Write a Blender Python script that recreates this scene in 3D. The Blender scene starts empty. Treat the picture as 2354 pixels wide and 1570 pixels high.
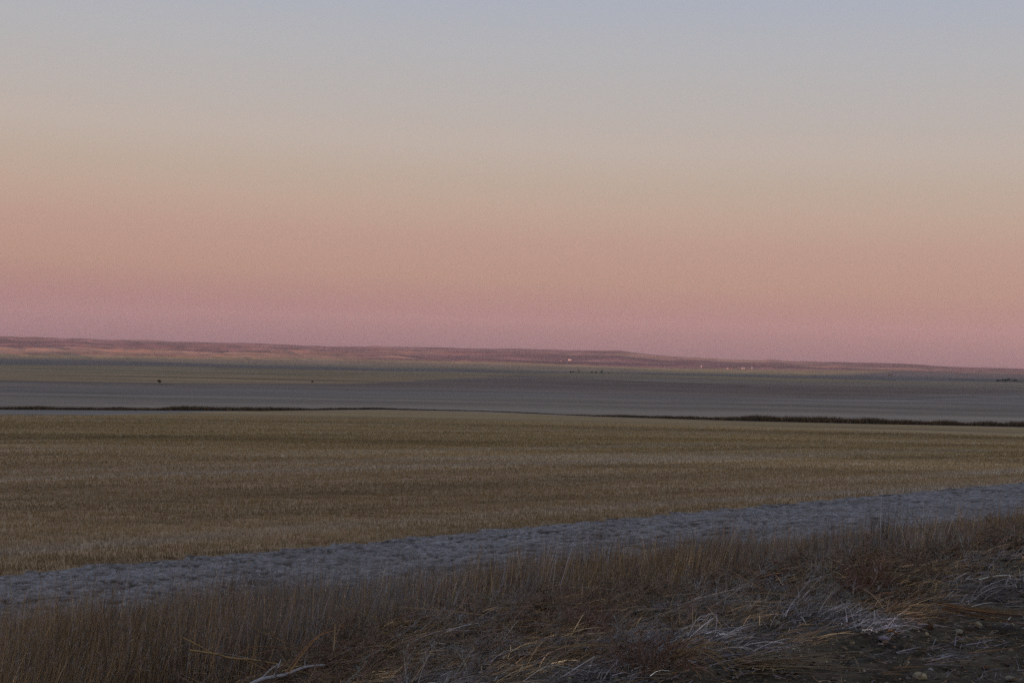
import bpy, math, random
import numpy as np
from mathutils import Vector, Matrix
C = bpy.context.scene
COL = C.collection
PI = math.pi
rng = np.random.default_rng(11)
random.seed(5)

# ------------------------------------------------------------------ camera
F = 3269.0                      # focal length in photo pixels (50 mm on full frame)
CAMZ = 1.7
PITCH = math.radians(0.82)
ROLL = math.radians(1.19)
fwd = Vector((0, math.cos(PITCH), math.sin(PITCH)))
up0 = Vector((0, -math.sin(PITCH), math.cos(PITCH)))
rt0 = Vector((1, 0, 0))
rt = rt0 * math.cos(ROLL) + up0 * math.sin(ROLL)
up = up0 * math.cos(ROLL) - rt0 * math.sin(ROLL)
cd = bpy.data.cameras.new('camera')
cd.lens = 50; cd.sensor_width = 36; cd.clip_start = 0.1; cd.clip_end = 80000
cam = bpy.data.objects.new('camera', cd); COL.objects.link(cam)
cam.matrix_world = Matrix.Translation((0, 0, CAMZ)) @ Matrix((rt, up, -fwd)).transposed().to_4x4()
C.camera = cam

# ------------------------------------------------------------------ world: sky just before sunrise, looking away from the sun
SUN_ELEV = math.radians(1.1)
def lin(c):
    return tuple(((v / 255) / 12.92 if v <= 10 else (((v / 255) + 0.055) / 1.055) ** 2.4) for v in c)
W = bpy.data.worlds.new('World'); C.world = W; W.use_nodes = True
nt = W.node_tree; nt.nodes.clear()
def N(t, tree=None, **kw):
    n = (tree or nt).nodes.new(t)
    for k, v in kw.items(): setattr(n, k, v)
    return n
out = N('ShaderNodeOutputWorld'); bg = N('ShaderNodeBackground'); bg2 = N('ShaderNodeBackground'); mixs = N('ShaderNodeAddShader')
tc = N('ShaderNodeTexCoord'); sp = N('ShaderNodeSeparateXYZ')
nt.links.new(tc.outputs['Generated'], sp.inputs[0])
mx = N('ShaderNodeMath', operation='MULTIPLY_ADD'); mx.inputs[1].default_value = 0.021
nt.links.new(sp.outputs[0], mx.inputs[0]); nt.links.new(sp.outputs[2], mx.inputs[2])
SKY = [(-0.05, (132, 106, 121)), (0.004, (135, 105, 111)), (0.018, (146, 113, 115)), (0.036, (162, 125, 120)), (0.058, (178, 143, 127)),
       (0.086, (186, 154, 139)), (0.105, (189, 164, 147)), (0.124, (188, 170, 154)), (0.150, (190, 178, 168)),
       (0.185, (184, 180, 177)), (0.215, (180, 181, 184)), (0.250, (172, 179, 191)), (0.40, (176, 183, 194)), (1.0, (96, 120, 165))]
mr = N('ShaderNodeMapRange'); mr.inputs[1].default_value = -0.05; mr.inputs[2].default_value = 0.45
nt.links.new(mx.outputs[0], mr.inputs[0])
cr = N('ShaderNodeValToRGB'); els = cr.color_ramp.elements
pts = [((z + 0.05) / 0.5 if z < 0.9 else 1.0, c) for z, c in SKY]
els[0].position = pts[0][0]; els[0].color = (*lin(pts[0][1]), 1)
els[1].position = pts[-1][0]; els[1].color = (*lin((182, 187, 195)), 1)
for p, c in pts[1:-1]:
    e = els.new(p); e.color = (*lin(c), 1)
nt.links.new(mr.outputs[0], cr.inputs[0])
mr2 = N('ShaderNodeMapRange'); mr2.inputs[1].default_value = 0.4; mr2.inputs[2].default_value = 1.0
nt.links.new(sp.outputs[2], mr2.inputs[0])
mc = N('ShaderNodeMix', data_type='RGBA'); nt.links.new(mr2.outputs[0], mc.inputs[0]); nt.links.new(cr.outputs[0], mc.inputs[6])
mc.inputs[7].default_value = (*lin((186, 190, 202)), 1)
nt.links.new(mc.outputs[2], bg.inputs[0]); bg.inputs[1].default_value = 0.405
sky = N('ShaderNodeTexSky', sky_type='NISHITA'); sky.sun_disc = False; sky.sun_elevation = SUN_ELEV; sky.sun_rotation = PI
nt.links.new(sky.outputs[0], bg2.inputs[0]); bg2.inputs[1].default_value = 0.14
mr3 = N('ShaderNodeMapRange'); mr3.inputs[1].default_value = 0.15; mr3.inputs[2].default_value = -0.6; mr3.inputs[3].default_value = 0; mr3.inputs[4].default_value = 1
nt.links.new(sp.outputs[1], mr3.inputs[0])
sm_ = N('ShaderNodeMath', operation='MULTIPLY'); sm_.inputs[1].default_value = 0.06; nt.links.new(mr3.outputs[0], sm_.inputs[0]); nt.links.new(sm_.outputs[0], bg2.inputs[1])
nt.links.new(bg.outputs[0], mixs.inputs[0]); nt.links.new(bg2.outputs[0], mixs.inputs[1])
nt.links.new(mixs.outputs[0], out.inputs[0])

sd = bpy.data.lights.new('sun', 'SUN'); sd.energy = 5.0; sd.angle = math.radians(0.5); sd.color = (1.0, 0.46, 0.34)
so = bpy.data.objects.new('sun', sd); COL.objects.link(so)
SUN_AZ = math.radians(24)        # the sun stands behind the camera, light travels towards +Y
ld = Vector((math.sin(SUN_AZ) * math.cos(SUN_ELEV), math.cos(SUN_AZ) * math.cos(SUN_ELEV), -math.sin(SUN_ELEV)))
so.rotation_euler = ld.to_track_quat('-Z', 'Y').to_euler()
C.view_settings.view_transform = 'Standard'; C.view_settings.look = 'None'; C.view_settings.exposure = 1.25; C.view_settings.gamma = 1
C.cycles.volume_bounces = 0; C.cycles.max_bounces = 6; C.cycles.diffuse_bounces = 3
C.cycles.use_denoising = False

# ------------------------------------------------------------------ noise
_P = rng.permutation(4096); _G = rng.uniform(0, 2 * PI, 4096)
def _h(ix, iy): return _G[_P[(ix + _P[iy & 4095]) & 4095]]
def perlin(x, y):
    x = np.asarray(x, float); y = np.asarray(y, float)
    ix = np.floor(x).astype(np.int64); iy = np.floor(y).astype(np.int64)
    fx = x - ix; fy = y - iy
    u = fx * fx * fx * (fx * (fx * 6 - 15) + 10); v = fy * fy * fy * (fy * (fy * 6 - 15) + 10)
    def g(dx, dy):
        a = _h(ix + dx, iy + dy); return np.cos(a) * (fx - dx) + np.sin(a) * (fy - dy)
    return ((g(0, 0) * (1 - u) + g(1, 0) * u) * (1 - v) + (g(0, 1) * (1 - u) + g(1, 1) * u) * v) * 1.5
def fbm(x, y, o=4, rough=.5):
    s = 0; a = 1; t = 0
    for i in range(o):
        s = s + a * perlin(x * 2 ** i + 17.3 * i, y * 2 ** i - 9.1 * i); t += a; a *= rough
    return s / t
def sst(a, b, x):
    t = np.clip((np.asarray(x, float) - a) / (b - a), 0, 1); return t * t * (3 - 2 * t)

# ------------------------------------------------------------------ terrain: road on a low bank, verge, level fields falling away, hills beyond
RK = 1 / math.hypot(1, .95)
def U(x, y): return (y - .95 * x) * RK          # distance out from the road centre line
def EXT(v): return 6 * np.clip((np.asarray(v, float) - 41) / 57, 0, 1.6) + .55 * np.sin(np.asarray(v, float) * .9) * np.sin(np.asarray(v, float) * 2.3 + 1) + .25 * np.sin(np.asarray(v, float) * 5.1)     # the ploughed strip widens away to the right
def Vv(x, y): return (x + .95 * y) * RK         # distance along the road
NU = np.array([-1e5, 5.2, 9, 14, 20, 29, 43, 1e5]); NZ = 1.7 - np.array([1.7, 1.7, 2.5, 3.5, 4.7, 6.0, 7.0, 7.0])
FR = np.array([0, 60, 200, 330, 500, 1000, 2000, 4000, 7000, 1e5]); FZ = np.array([0, 0, -2.7, -5.0, -6.2, -8.4, -14.5, -21, -23.5, -23.5]) 
SKX = np.array([-1100, -500, 0, 150, 300, 450, 600, 750, 900, 1050, 1177, 1300, 1420, 1520, 1640, 1750, 1768, 1800, 1900, 2000, 2100, 2180, 2260, 2354, 2700, 3300.])
SKY_Y = np.array([750, 765, 775, 780, 784, 788, 791, 798, 797.5, 801, 803, 806, 806.5, 819, 825, 828.5, 826.5, 830, 832.5, 835, 838, 843, 846, 848, 858, 866.])
def px_dir(px, py):
    d = rt * ((px - 1177) / F) + up * (-(py - 785) / F) + fwd
    return d.normalized()
_th = []; _el = []
for a, b in zip(SKX, SKY_Y):
    d = px_dir(a, b); _th.append(math.atan2(d.x, d.y)); _el.append(d.z / math.hypot(d.x, d.y))
_th = np.array(_th); _el = np.array(_el)
def height(x, y):
    x = np.asarray(x, float); y = np.asarray(y, float)
    u = U(x, y); v = Vv(x, y); r = np.hypot(x, y); th = np.arctan2(x, y)
    z = np.interp(u, NU, NZ)
    z = z + np.interp(r, FR, FZ)
    front = sst(-.2, .2, np.cos(th))
    # rolling fields
    z = z + sst(120, 600, r) * (1 - sst(5000, 8000, r)) * fbm(x / 420, y / 300, 3) * np.clip(r / 900, 0, 1) ** 2 * 2.3
    z = z + sst(60, 200, r) * fbm(x / 70 + 5, y / 70, 2) * .28
    # dry weed windrow along the road shoulder
    b = np.exp(-((u - 7.3 - .7 * perlin(v / 4, 3.3) + .35 * sst(8, 11, v)) / 1.45) ** 2) * np.clip(.72 + .7 * perlin(v / 2.1, 8.8), .25, 1.2) * .62 * (1 - sst(70, 120, np.abs(v))) * (1 + .45 * perlin(x / .55, y / .55)) * sst(3.6, 6.6, v) * .56
    z = z + b
    near = 1 - sst(60, 120, r)
    z = z + near * sst(8, 10, u) * fbm(x / 1.6, y / 1.6, 3) * .10
    # hills
    hr = sst(7600, 14000, r)
    zs = CAMZ + 14000 * np.interp(th, _th, _el) + 11 * fbm(th * 28, r / 900, 4, .6)
    base = z
    amp = sst(7200, 8800, r) * (1 - sst(11500, 14000, r) * .80)
    thf = sst(.42, -.3, th) if False else np.clip(1.05 - (th + .35) * 1.15, .25, 1.1)
    q = r / 1500 + .9 * fbm(x / 3800 + 2, y / 3800, 2) + .12 * fbm(x / 700, y / 700, 2); fq = q - np.floor(q)
    saw = np.where(fq < .3, sst(0, .3, fq), 1 - sst(.3, 1, fq))
    nn = saw * 30 - 12 + fbm(x / 2300 + 3.1, y / 900 + 1.7, 2) * 8 + (np.abs(fbm(x / 520, y / 420, 4)) * 2 - .35) * 20
    hz = base * (1 - hr) + zs * hr + amp * nn * thf
    hz = np.where(r > 14000, zs * 1.0 - (r - 14000) * .004 + (1 - sst(14000, 15000, r)) * amp * nn * thf, hz)
    hz = np.where(r > 7000, hz, z)
    z = np.where(np.cos(th) > .3, hz, z)
    # unseen rise added behind the camera to keep the near land in shade
    back = sst(1200, 3200, -y) * (188 + 22 * fbm(x / 1500, y / 1500 + 7, 3))
    z = z + back
    return z
def zat(x, y): return float(height(np.array([x]), np.array([y]))[0])
def ground_at(px, py, far=20000):
    """point of the terrain seen in that direction"""
    d = px_dir(px, py); ts = np.geomspace(5, far, 4000)
    zz = CAMZ + d.z * ts - height(d.x * ts, d.y * ts)
    k = int(np.argmax(zz < 0))
    if zz[k] >= 0: k = len(ts) - 1
    a, b = ts[k - 1], ts[k]
    for _ in range(30):
        m = (a + b) / 2
        if CAMZ + d.z * m - zat(d.x * m, d.y * m) < 0: b = m
        else: a = m
    return Vector((d.x * b, d.y * b, zat(d.x * b, d.y * b)))
def project(x, y, z):
    X = x * rt.x + y * rt.y + (z - CAMZ) * rt.z; Y = x * up.x + y * up.y + (z - CAMZ) * up.z; Z = x * fwd.x + y * fwd.y + (z - CAMZ) * fwd.z
    return 1177 + F * X / Z, 785 - F * Y / Z

# ------------------------------------------------------------------ mesh helpers
def make_mesh(name, V, quads=None, tris=None, col=None, smooth=False):
    me = bpy.data.meshes.new(name)
    V = np.asarray(V, np.float32); nq = 0 if quads is None else len(quads); ntx = 0 if tris is None else len(tris)
    me.vertices.add(len(V)); me.vertices.foreach_set('co', V.ravel())
    loops = []
    if nq: loops.append(np.asarray(quads).ravel())
    if ntx: loops.append(np.asarray(tris).ravel())
    L = np.concatenate(loops).astype(np.int32)
    me.loops.add(len(L)); me.loops.foreach_set('vertex_index', L)
    st = np.concatenate([np.arange(nq) * 4, nq * 4 + np.arange(ntx) * 3]).astype(np.int32)
    me.polygons.add(nq + ntx); me.polygons.foreach_set('loop_start', st)
    me.update(calc_edges=True)
    if smooth: me.polygons.foreach_set('use_smooth', np.ones(nq + ntx, bool))
    if col is not None:
        a = me.color_attributes.new('Col', 'FLOAT_COLOR', 'POINT')
        c = np.ones((len(V), 4), np.float32); c[:, :3] = col; a.data.foreach_set('color', c.ravel())
    return me
def obj(name, me, mat, parent=None, **props):
    o = bpy.data.objects.new(name, me); COL.objects.link(o)
    if mat and me is not None and not me.materials: me.materials.append(mat)
    if parent: o.parent = parent
    for k, v in props.items(): o[k] = v
    return o
def mat(name, base=None, attr=True, rough=.95, spec=.1, noise=None, bump=None, transl=0):
    m = bpy.data.materials.new(name); m.use_nodes = True; t = m.node_tree; t.nodes.clear()
    o = N('ShaderNodeOutputMaterial', t); p = N('ShaderNodeBsdfPrincipled', t)
    p.inputs['Roughness'].default_value = rough; p.inputs['Specular IOR Level'].default_value = spec
    t.links.new(p.outputs[0], o.inputs[0])
    if attr:
        a = N('ShaderNodeAttribute', t); a.attribute_name = 'Col'; c = a.outputs['Color']
    else:
        a = N('ShaderNodeRGB', t); a.outputs[0].default_value = (*base, 1); c = a.outputs[0]
    tcn = N('ShaderNodeTexCoord', t)
    for (sc3, lo, hi, det, rotz) in (noise or []):
        mp = N('ShaderNodeMapping', t); mp.inputs['Scale'].default_value = sc3; mp.inputs['Rotation'].default_value = (0, 0, rotz)
        t.links.new(tcn.outputs['Object'], mp.inputs[0])
        nz = N('ShaderNodeTexNoise', t); nz.inputs['Scale'].default_value = 1; nz.inputs['Detail'].default_value = det
        t.links.new(mp.outputs[0], nz.inputs[0])
        r = N('ShaderNodeMapRange', t); r.inputs[1].default_value = .3; r.inputs[2].default_value = .7; r.inputs[3].default_value = lo; r.inputs[4].default_value = hi
        t.links.new(nz.outputs[0], r.inputs[0])
        mm = N('ShaderNodeVectorMath', t, operation='SCALE'); t.links.new(c, mm.inputs[0]); t.links.new(r.outputs[0], mm.inputs['Scale']); c = mm.outputs[0]
    t.links.new(c, p.inputs['Base Color'])
    if bump:
        nz = N('ShaderNodeTexNoise', t); nz.inputs['Scale'].default_value = bump[0]; nz.inputs['Detail'].default_value = 6
        t.links.new(tcn.outputs['Object'], nz.inputs[0])
        b = N('ShaderNodeBump', t); b.inputs['Strength'].default_value = bump[1]; b.inputs['Distance'].default_value = bump[2]
        t.links.new(nz.outputs[0], b.inputs['Height']); t.links.new(b.outputs[0], p.inputs['Normal'])
    return m
ROT = math.atan2(.95, 1)     # direction of the road in plan
# noise mapping: rotate so that x runs along the road
M_field = mat('field_soil', noise=[((.012, .22, 1), .80, 1.22, 4, -.10), ((.9, .9, 1), .85, 1.15, 4, 0), ((.05, .6, 1), .88, 1.12, 3, -ROT)])
M_far = mat('far_land', noise=[((.002, .025, 1), .72, 1.28, 6, .04), ((.02, .05, 1), .9, 1.1, 3, 0)])
M_hill = mat('hill_land', noise=[((.0012, .004, .02), .72, 1.3, 6, .1), ((.006, .006, .05), .8, 1.2, 4, 0)], bump=(.02, .6, 4))
M_strip = mat('frosted_soil', noise=[((1.2, 6, 2), .65, 1.3, 5, -ROT)], bump=(9, .9, .05))
M_verge = mat('verge_soil', noise=[((3, 3, 3), .6, 1.3, 4, 0)])
M_road = mat('gravel_soil', noise=[((14, 14, 14), .55, 1.5, 6, 0), ((1.2, 2.5, 2), .7, 1.25, 3, -ROT)], bump=(28, 1.0, .03))
M_blade = mat('dry_grass', rough=.9, spec=.15)
M_frost = mat('frosted_straw', rough=.85, spec=.2)

# ------------------------------------------------------------------ land: one polar sheet, split by field
def curve(pts):
    xs = np.array([p[0] for p in pts], float); ys = np.array([p[1] for p in pts], float)
    return lambda x: np.interp(x, xs, ys)
c_hedge = curve([(0, 942), (300, 944), (600, 945), (870, 942), (1100, 946), (1380, 958), (1700, 968), (2000, 975), (2354, 982)])
c_stub = curve([(0, 956), (200, 955), (350, 950), (520, 945.5), (870, 943), (1100, 946), (1380, 958), (1700, 968), (2354, 982)])
# lower edges of the fields as seen from the road, with the colour of what grows on each, the draw's darkened for shade
FIELDS = [
 ([(0,942),(870,942),(1380,957),(2354,982)], (.108, .103, .108)),        # frosted pale field
 ([(0,930),(900,926),(1300,928),(1700,940),(2354,952)], (.100, .096, .104)),
 ([(0,906),(800,912),(1300,913),(1600,921),(2000,926),(2354,936)], (.092, .090, .104)),
 ([(0,890),(800,896),(1300,903),(1700,917),(2000,916),(2200,908),(2354,904)], (.090, .084, .094)),
 ([(0,877),(400,882),(800,888),(1100,893),(1500,904),(1760,912),(2000,912),(2354,900)], (.078, .066, .074)),    # mauve fallow
 ([(0,874),(400,880),(800,882),(1000,874),(1200,868),(1400,874),(1600,881),(2000,888),(2354,897)], (.094, .086, .088)),
 ([(0,874),(400,880),(800,882),(1000,872),(1200,862),(1400,864),(1600,870),(1900,878),(2354,884)], (.130, .107, .082)),   # tan stubble
 ([(0,856),(500,862),(800,864),(1000,864),(1200,862),(1400,864),(1600,868),(1900,876),(2354,884)], (.120, .102, .082)),
 ([(0,838),(400,842),(800,851.5),(1177,857),(1400,859),(1600,863),(1900,871),(2100,877),(2354,881)], (.068, .066, .080)), # dark draw with trees, valley shade put into its colour
 ([(0,825),(300,829),(520,838),(800,844),(1177,852),(1400,856),(1600,858),(1850,864),(1960,861),(2060,853),(2354,860)], (.112, .099, .085)),
 ([(0,821),(300,823),(500,826),(800,828),(1000,834),(1177,838),(1400,845),(1560,857),(1800,860),(1900,861),(1960,858),(2060,852),(2354,860)], (.138, .119, .082)), # olive band
 ([(0,813),(400,819),(700,822),(900,827),(1177,833),(1400,842),(1560,846.5),(1800,850),(2000,851),(2354,859)], (.095, .075, .080)),
]
FC = [(curve(p), c) for p, c in FIELDS]
LINES = [([(1120,864),(1300,870),(1400,874),(1550,881),(1720,887)], 1.3, .45), ([(1540,923),(1650,926),(1900,934),(2354,944)], 1.3, .6), ([(1830,913),(2100,917),(2250,911)], 1.2, .55),
 ([(2060,874.5),(2200,878),(2354,882)], 1.4, 1.7), ([(1300,840),(1560,849),(1850,856)], 2.0, 1.35), ([(300,870),(800,879),(1000,878)], 2.0, 1.12), ([(0,893),(500,899),(900,903)], 2.5, 1.12), ([(900,932),(1200,936)], 2, 1.15),  # the line along the olive band is sunlight painted as a brighter tone
 ([(330,882),(368,883.5),(400,884)], 1.3, .55), ([(500,846),(640,850),(760,851)], 2.0, .7), ([(1980,866),(2040,858),(2150,852)], 1.0, .5), ([(2180,872),(2354,876)], 3.0, .6), ([(1500,900),(2000,899)], 3.5, .88), ([(1700,926),(2100,921),(2354,910)], 3.0, 1.18)]
def land_color(x, y, z):
    px, py = project(x, y, np.asarray(z)); n = len(x)
    pxj = px
    col = np.zeros((n, 3)); jit = fbm(x / 300, y / 300, 3) * 1.2
    # stubble nearest
    s = fbm(x / 60, y / 16, 3); s2 = fbm(U(x, y) / 5.0, Vv(x, y) / 160, 3); s3 = fbm(x / 260, y / 28 + 3, 3)
    col[:] = np.array((.124, .090, .059)) * (1 + .25 * s + .7 * s2 * (1 - sst(120, 260, y)) + .45 * s3)[:, None]
    fr = np.clip(s2 * 1.6 + .6 * s3 - .1, 0, 1) * (1 - sst(150, 320, y) * .6); col = col * (1 - fr[:, None] * .6) + np.array((.125, .12, .122)) * fr[:, None] * .6
    om = np.clip(-s3 * 1.3, 0, 1)[:, None]; col = col * (1 - om * .35) + np.array((.13, .085, .045)) * om * .35
    sb = fbm(x / 420, np.log(np.maximum(y, 10)) * 9, 3); col = col * (1 + .38 * sb)[:, None] * (1 + np.array((0, .03, -.10)) * sst(90, 160, y)[:, None])
    zone = np.zeros(n, int)
    m = (py < c_stub(pxj) + .4 * jit); col[m] = (.088, .086, .090); zone[m] = 1
    soft = 1.6
    for k, (cf, c) in enumerate(FC):
        t = np.clip((cf(pxj) + jit * 1.8 - py) / soft + .5, 0, 1)[:, None]
        col = col * (1 - t) + np.array(c) * (.85, .785, .685) * t
        zone[py < cf(pxj)] = 2 if k >= 4 else 1
    far_ = sst(300, 420, np.hypot(x, y)); sw = fbm(x / 600, np.log(np.maximum(y, 10)) * 16, 4); col = col * (1 + .45 * sw * far_)[:, None]
    for pts_, th_, mul in LINES:
        cf = curve(pts_); t = np.clip(1 - np.abs(py - cf(px) - .3 * jit) / th_, 0, 1) * (px > pts_[0][0]) * (px < pts_[-1][0]); col = col * (1 + (mul - 1) * t)[:, None]
    return col * 1.6, zone, px, py
def polar_grid(ths, rs, drop=None):
    T, R = np.meshgrid(ths, rs); x = R * np.sin(T); y = R * np.cos(T); return x, y
TH_IN = np.radians(np.arange(-23, 23.001, .055)); TH_L = np.radians(np.arange(-60, -23, 1.)); TH_R = np.radians(np.arange(24, 60.1, 1.))
ths = np.concatenate([TH_L, TH_IN, TH_R])
rs = [3.0]
while rs[-1] < 15800:
    r = rs[-1]
    if r < 50: st = 2.0
    else:
        h = 1.7 - (-5.3 + np.interp(r, FR, FZ)); st = r * r / (F * h) * (1.5 if r < 320 else 1.1)     # just over half a pixel of the render
        if r > 7000: st = min(st, 28 + (r - 7000) * .004)
        st = max(st, .35)
    rs.append(r + st)
rs = np.array(rs)
x, y = polar_grid(ths, rs); nr, nc = x.shape
xf, yf = x.ravel(), y.ravel(); z = height(xf, yf)
uu = U(xf, yf); sink = sst(44.5, 40, uu - EXT(Vv(xf, yf))) * .6 * (1 - sst(130, 160, np.hypot(xf, yf)))
colr, zone, PX, PY = land_color(xf, yf, np.where(uu < 43, z, z))
rr = np.hypot(xf, yf)
# hill colours: dry land tones, with lit pink and shaded purple patches painted in
hn = fbm(xf / 900, yf / 500, 4); hn2 = fbm(xf / 3000 + 4, yf / 1200, 3)
hn3 = fbm(xf / 1600 + 9, yf / 420, 4); hc = np.array((.175, .094, .096)) * (1 + .7 * hn)[:, None]; g = np.clip(hn3 * 4 + .5 + hn2, 0, 1)[:, None]
hc = hc * (1 - g * .85) + np.array((.070, .045, .060)) * g * .85; g2 = np.clip(hn2 * 5 - .8, 0, 1)[:, None]; hc = hc * (1 - g2 * .7) + np.array((.31, .19, .135)) * g2 * .7
hw = (sst(6500, 6900, rr) * sst(1.0, -1.0, PY - FC[-1][0](PX)))[:, None]
hc2 = colr * (1 - hw) + hc * hw
zone[(rr > 6700) & (PY < FC[-1][0](PX))] = 3; zone[rr > 11000] = 3
colr = hc2
# draw on the right before the hills: trees and painted shade share its colour
z2 = z - sink
idx = np.arange(nr * nc).reshape(nr, nc)
q = np.stack([idx[:-1, :-1], idx[:-1, 1:], idx[1:, 1:], idx[1:, :-1]], -1).reshape(-1, 4)
qz = np.round(zone[q].mean(1)).astype(int); qz = np.clip(np.where((qz == 1) | (qz == 2), qz, qz), 0, 3)
def sub(name, sel, m):
    qq = q[sel]; used, inv = np.unique(qq, return_inverse=True)
    me = make_mesh(name, np.stack([xf[used], yf[used], z2[used]], 1), quads=inv.reshape(-1, 4)[:, ::-1], col=colr[used], smooth=True)
    return obj(name, me, m, kind='structure')
sub('stubble_field', qz == 0, M_field); sub('frosted_field', qz == 1, M_far); sub('far_fields', qz == 2, M_far); sub('hills', qz == 3, M_hill)
# the rest of the land round and behind the camera
th2 = np.radians(np.arange(60, 300.01, 2.)); r2 = np.geomspace(3, 15800, 120)
x, y = polar_grid(th2, r2); a, b = x.shape; X2, Y2 = x.ravel(), y.ravel(); Z2 = height(X2, Y2)
i2 = np.arange(a * b).reshape(a, b); q2 = np.stack([i2[:-1, :-1], i2[:-1, 1:], i2[1:, 1:], i2[1:, :-1]], -1).reshape(-1, 4)
uu2 = U(X2, Y2); s2_ = .6 * (1 - sst(130, 160, np.hypot(X2, Y2)))
obj('ground', make_mesh('ground', np.stack([X2, Y2, Z2 - s2_], 1), quads=q2[:, ::-1], col=np.tile((.11, .09, .065), (len(X2), 1)), smooth=True), M_field, kind='structure')

# near strips, finer, parallel to the road
def strip(name, u0, u1, du, v0, v1, dv, m, zoff=0, disp=None, colf=None):
    us = np.arange(u0, u1 + du * .5, du); vs = np.arange(v0, v1 + dv * .5, dv)
    Ug, Vg = np.meshgrid(us, vs); Ux = Ug + (EXT(Vg) * (Ug - 24) / 19 if name == 'frosted_strip' else 0); x = (Vg - .95 * Ux) * RK; y = (.95 * Vg + Ux) * RK
    x, y, Uf, Vf = x.ravel(), y.ravel(), Ug.ravel(), Vg.ravel(); z = height(x, y) + zoff
    if disp is not None: z = z + disp(x, y, Uf, Vf)
    nv, nu = Ug.shape; i = np.arange(nv * nu).reshape(nv, nu)
    q = np.stack([i[:-1, :-1], i[1:, :-1], i[1:, 1:], i[:-1, 1:]], -1).reshape(-1, 4)[:, ::-1]
    me = make_mesh(name, np.stack([x, y, z], 1), quads=q, col=colf(x, y, Uf, Vf, z) if colf else None, smooth=True)
    return obj(name, me, m, kind='structure')
def STRN(u, v): return 1.25 * fbm(u / .36, v / .50, 4, .72) + .22 * fbm(u / 2.2, v / 4, 2)
def d_strip(x, y, u, v):
    n = STRN(u, v); return (n * .20 + .05) * sst(24, 26, u) * (1 - sst(41.5, 43, u)) + .02
def c_strip(x, y, u, v, z):
    n = STRN(u, v); k = np.clip((n + .10 + .35 * fbm(u / 1.6, v / 3.2, 3)) * 4, 0, 1)[:, None] * np.clip(1.05 + .5 * fbm(u / .16, v / .28, 2), .3, 1.3)[:, None]; k = np.clip(k, 0, 1)
    n2 = np.clip(fbm(u / 3, v / 8, 3) * 1.4 + .45, 0, 1)[:, None]
    c = np.array((.030, .026, .026)) * (1 - k) + np.array((.180, .182, .212)) * k
    c = c * (1 - .35 * n2) + np.array((.10, .095, .10)) * .35 * n2
    return c
strip('frosted_strip', 24, 43, .10, -30, 120, .13, M_strip, disp=d_strip, colf=c_strip)
strip('grass_verge', 6.0, 24.0, .15, -40, 130, .3, M_verge, disp=lambda x, y, u, v: (sst(23, 24, u)) * .02,
      colf=lambda x, y, u, v, z: np.array((.035, .026, .020)) * (1 + .5 * fbm(x, y, 3))[:, None])
def c_road(x, y, u, v, z):
    n = fbm(x / .5, y / .5, 4); fr = np.clip(fbm(u / .35 + 3, v / 1.6, 3) * 3 - .55, 0, 1)[:, None]
    c = np.array((.044, .038, .031)) * np.clip(1 + 1.3 * n, .25, 2.4)[:, None]
    return c * (1 - fr * .55) + np.array((.11, .11, .135)) * fr * .55
strip('gravel_road', -8, 6.0, .04, 0, 16, .04, M_road, disp=lambda x, y, u, v: fbm(x / .12, y / .12, 4, .7) * .045 + fbm(x / .6, y / .6, 2) * .03, colf=c_road)
strip('gravel_road', -8, 6.0, .5, -80, 0, 1., M_road, colf=c_road); strip('gravel_road', -8, 6.0, .2, 16, 130, .25, M_road, colf=c_road)

# ------------------------------------------------------------------ blades: thin bent ribbons
def ribbons(base, dirn, L, W, bend, col0, col1, seg=3):
    n = len(base); base = np.asarray(base, float); dirn = dirn / np.linalg.norm(dirn, axis=1, keepdims=True)
    L = np.broadcast_to(L, n)[:, None]; W = np.broadcast_to(W, n)[:, None]
    rnd = rng.normal(size=(n, 3)); rnd[:, 1] *= .35
    side = np.cross(dirn, np.cross(rnd, dirn)); side = np.cross(dirn, rnd); 
    # turn most blades broadside to the field-side light and the road
    s2 = np.cross(dirn, np.array([0.15, 1, 0.1])); side = side * .5 + s2 * 1.0
    side /= np.linalg.norm(side, axis=1, keepdims=True) + 1e-9
    V = np.zeros((n, 2 * seg + 1, 3)); Cc = np.zeros((n, 2 * seg + 1, 3))
    for k in range(seg):
        t = k / seg; p = base + dirn * L * t + bend * L * t * t; w = W * (1 - .55 * t) * .5
        V[:, 2 * k] = p - side * w; V[:, 2 * k + 1] = p + side * w
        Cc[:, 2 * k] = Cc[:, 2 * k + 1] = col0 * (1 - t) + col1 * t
    V[:, -1] = base + dirn * L + bend * L; Cc[:, -1] = col1
    o = (np.arange(n) * (2 * seg + 1))[:, None]
    qs = [np.array([[2 * k, 2 * k + 1, 2 * k + 3, 2 * k + 2]]) + o for k in range(seg - 1)]
    qd = np.concatenate(qs) if qs else np.zeros((0, 4), int)
    tr = np.array([[2 * seg - 2, 2 * seg - 1, 2 * seg]]) + o
    return V.reshape(-1, 3), qd, tr, Cc.reshape(-1, 3)
class Acc:
    def __init__(s): s.V = []; s.Q = []; s.T = []; s.C = []; s.n = 0
    def add(s, V, Q, T, Cc):
        s.V.append(V); s.Q.append(Q + s.n); s.T.append(T + s.n); s.C.append(Cc); s.n += len(V)
    def mesh(s, name):
        return make_mesh(name, np.concatenate(s.V), np.concatenate(s.Q), np.concatenate(s.T), np.concatenate(s.C))
def fan_uv(n, u0, u1, th0=-29, th1=32, p=1.0):
    th = np.radians(rng.uniform(th0, th1, n)); u = u0 + (u1 - u0) * rng.uniform(0, 1, n) ** p
    d = u / (RK * (np.cos(th) - .95 * np.sin(th))); return d * np.sin(th), d * np.cos(th), u, d
VEG = 0.94
def vary(c, n, s=.18): return VEG * np.asarray(c) * np.exp(rng.normal(0, s, (n, 1))) * np.exp(rng.normal(0, .05, (n, 3)))
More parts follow.
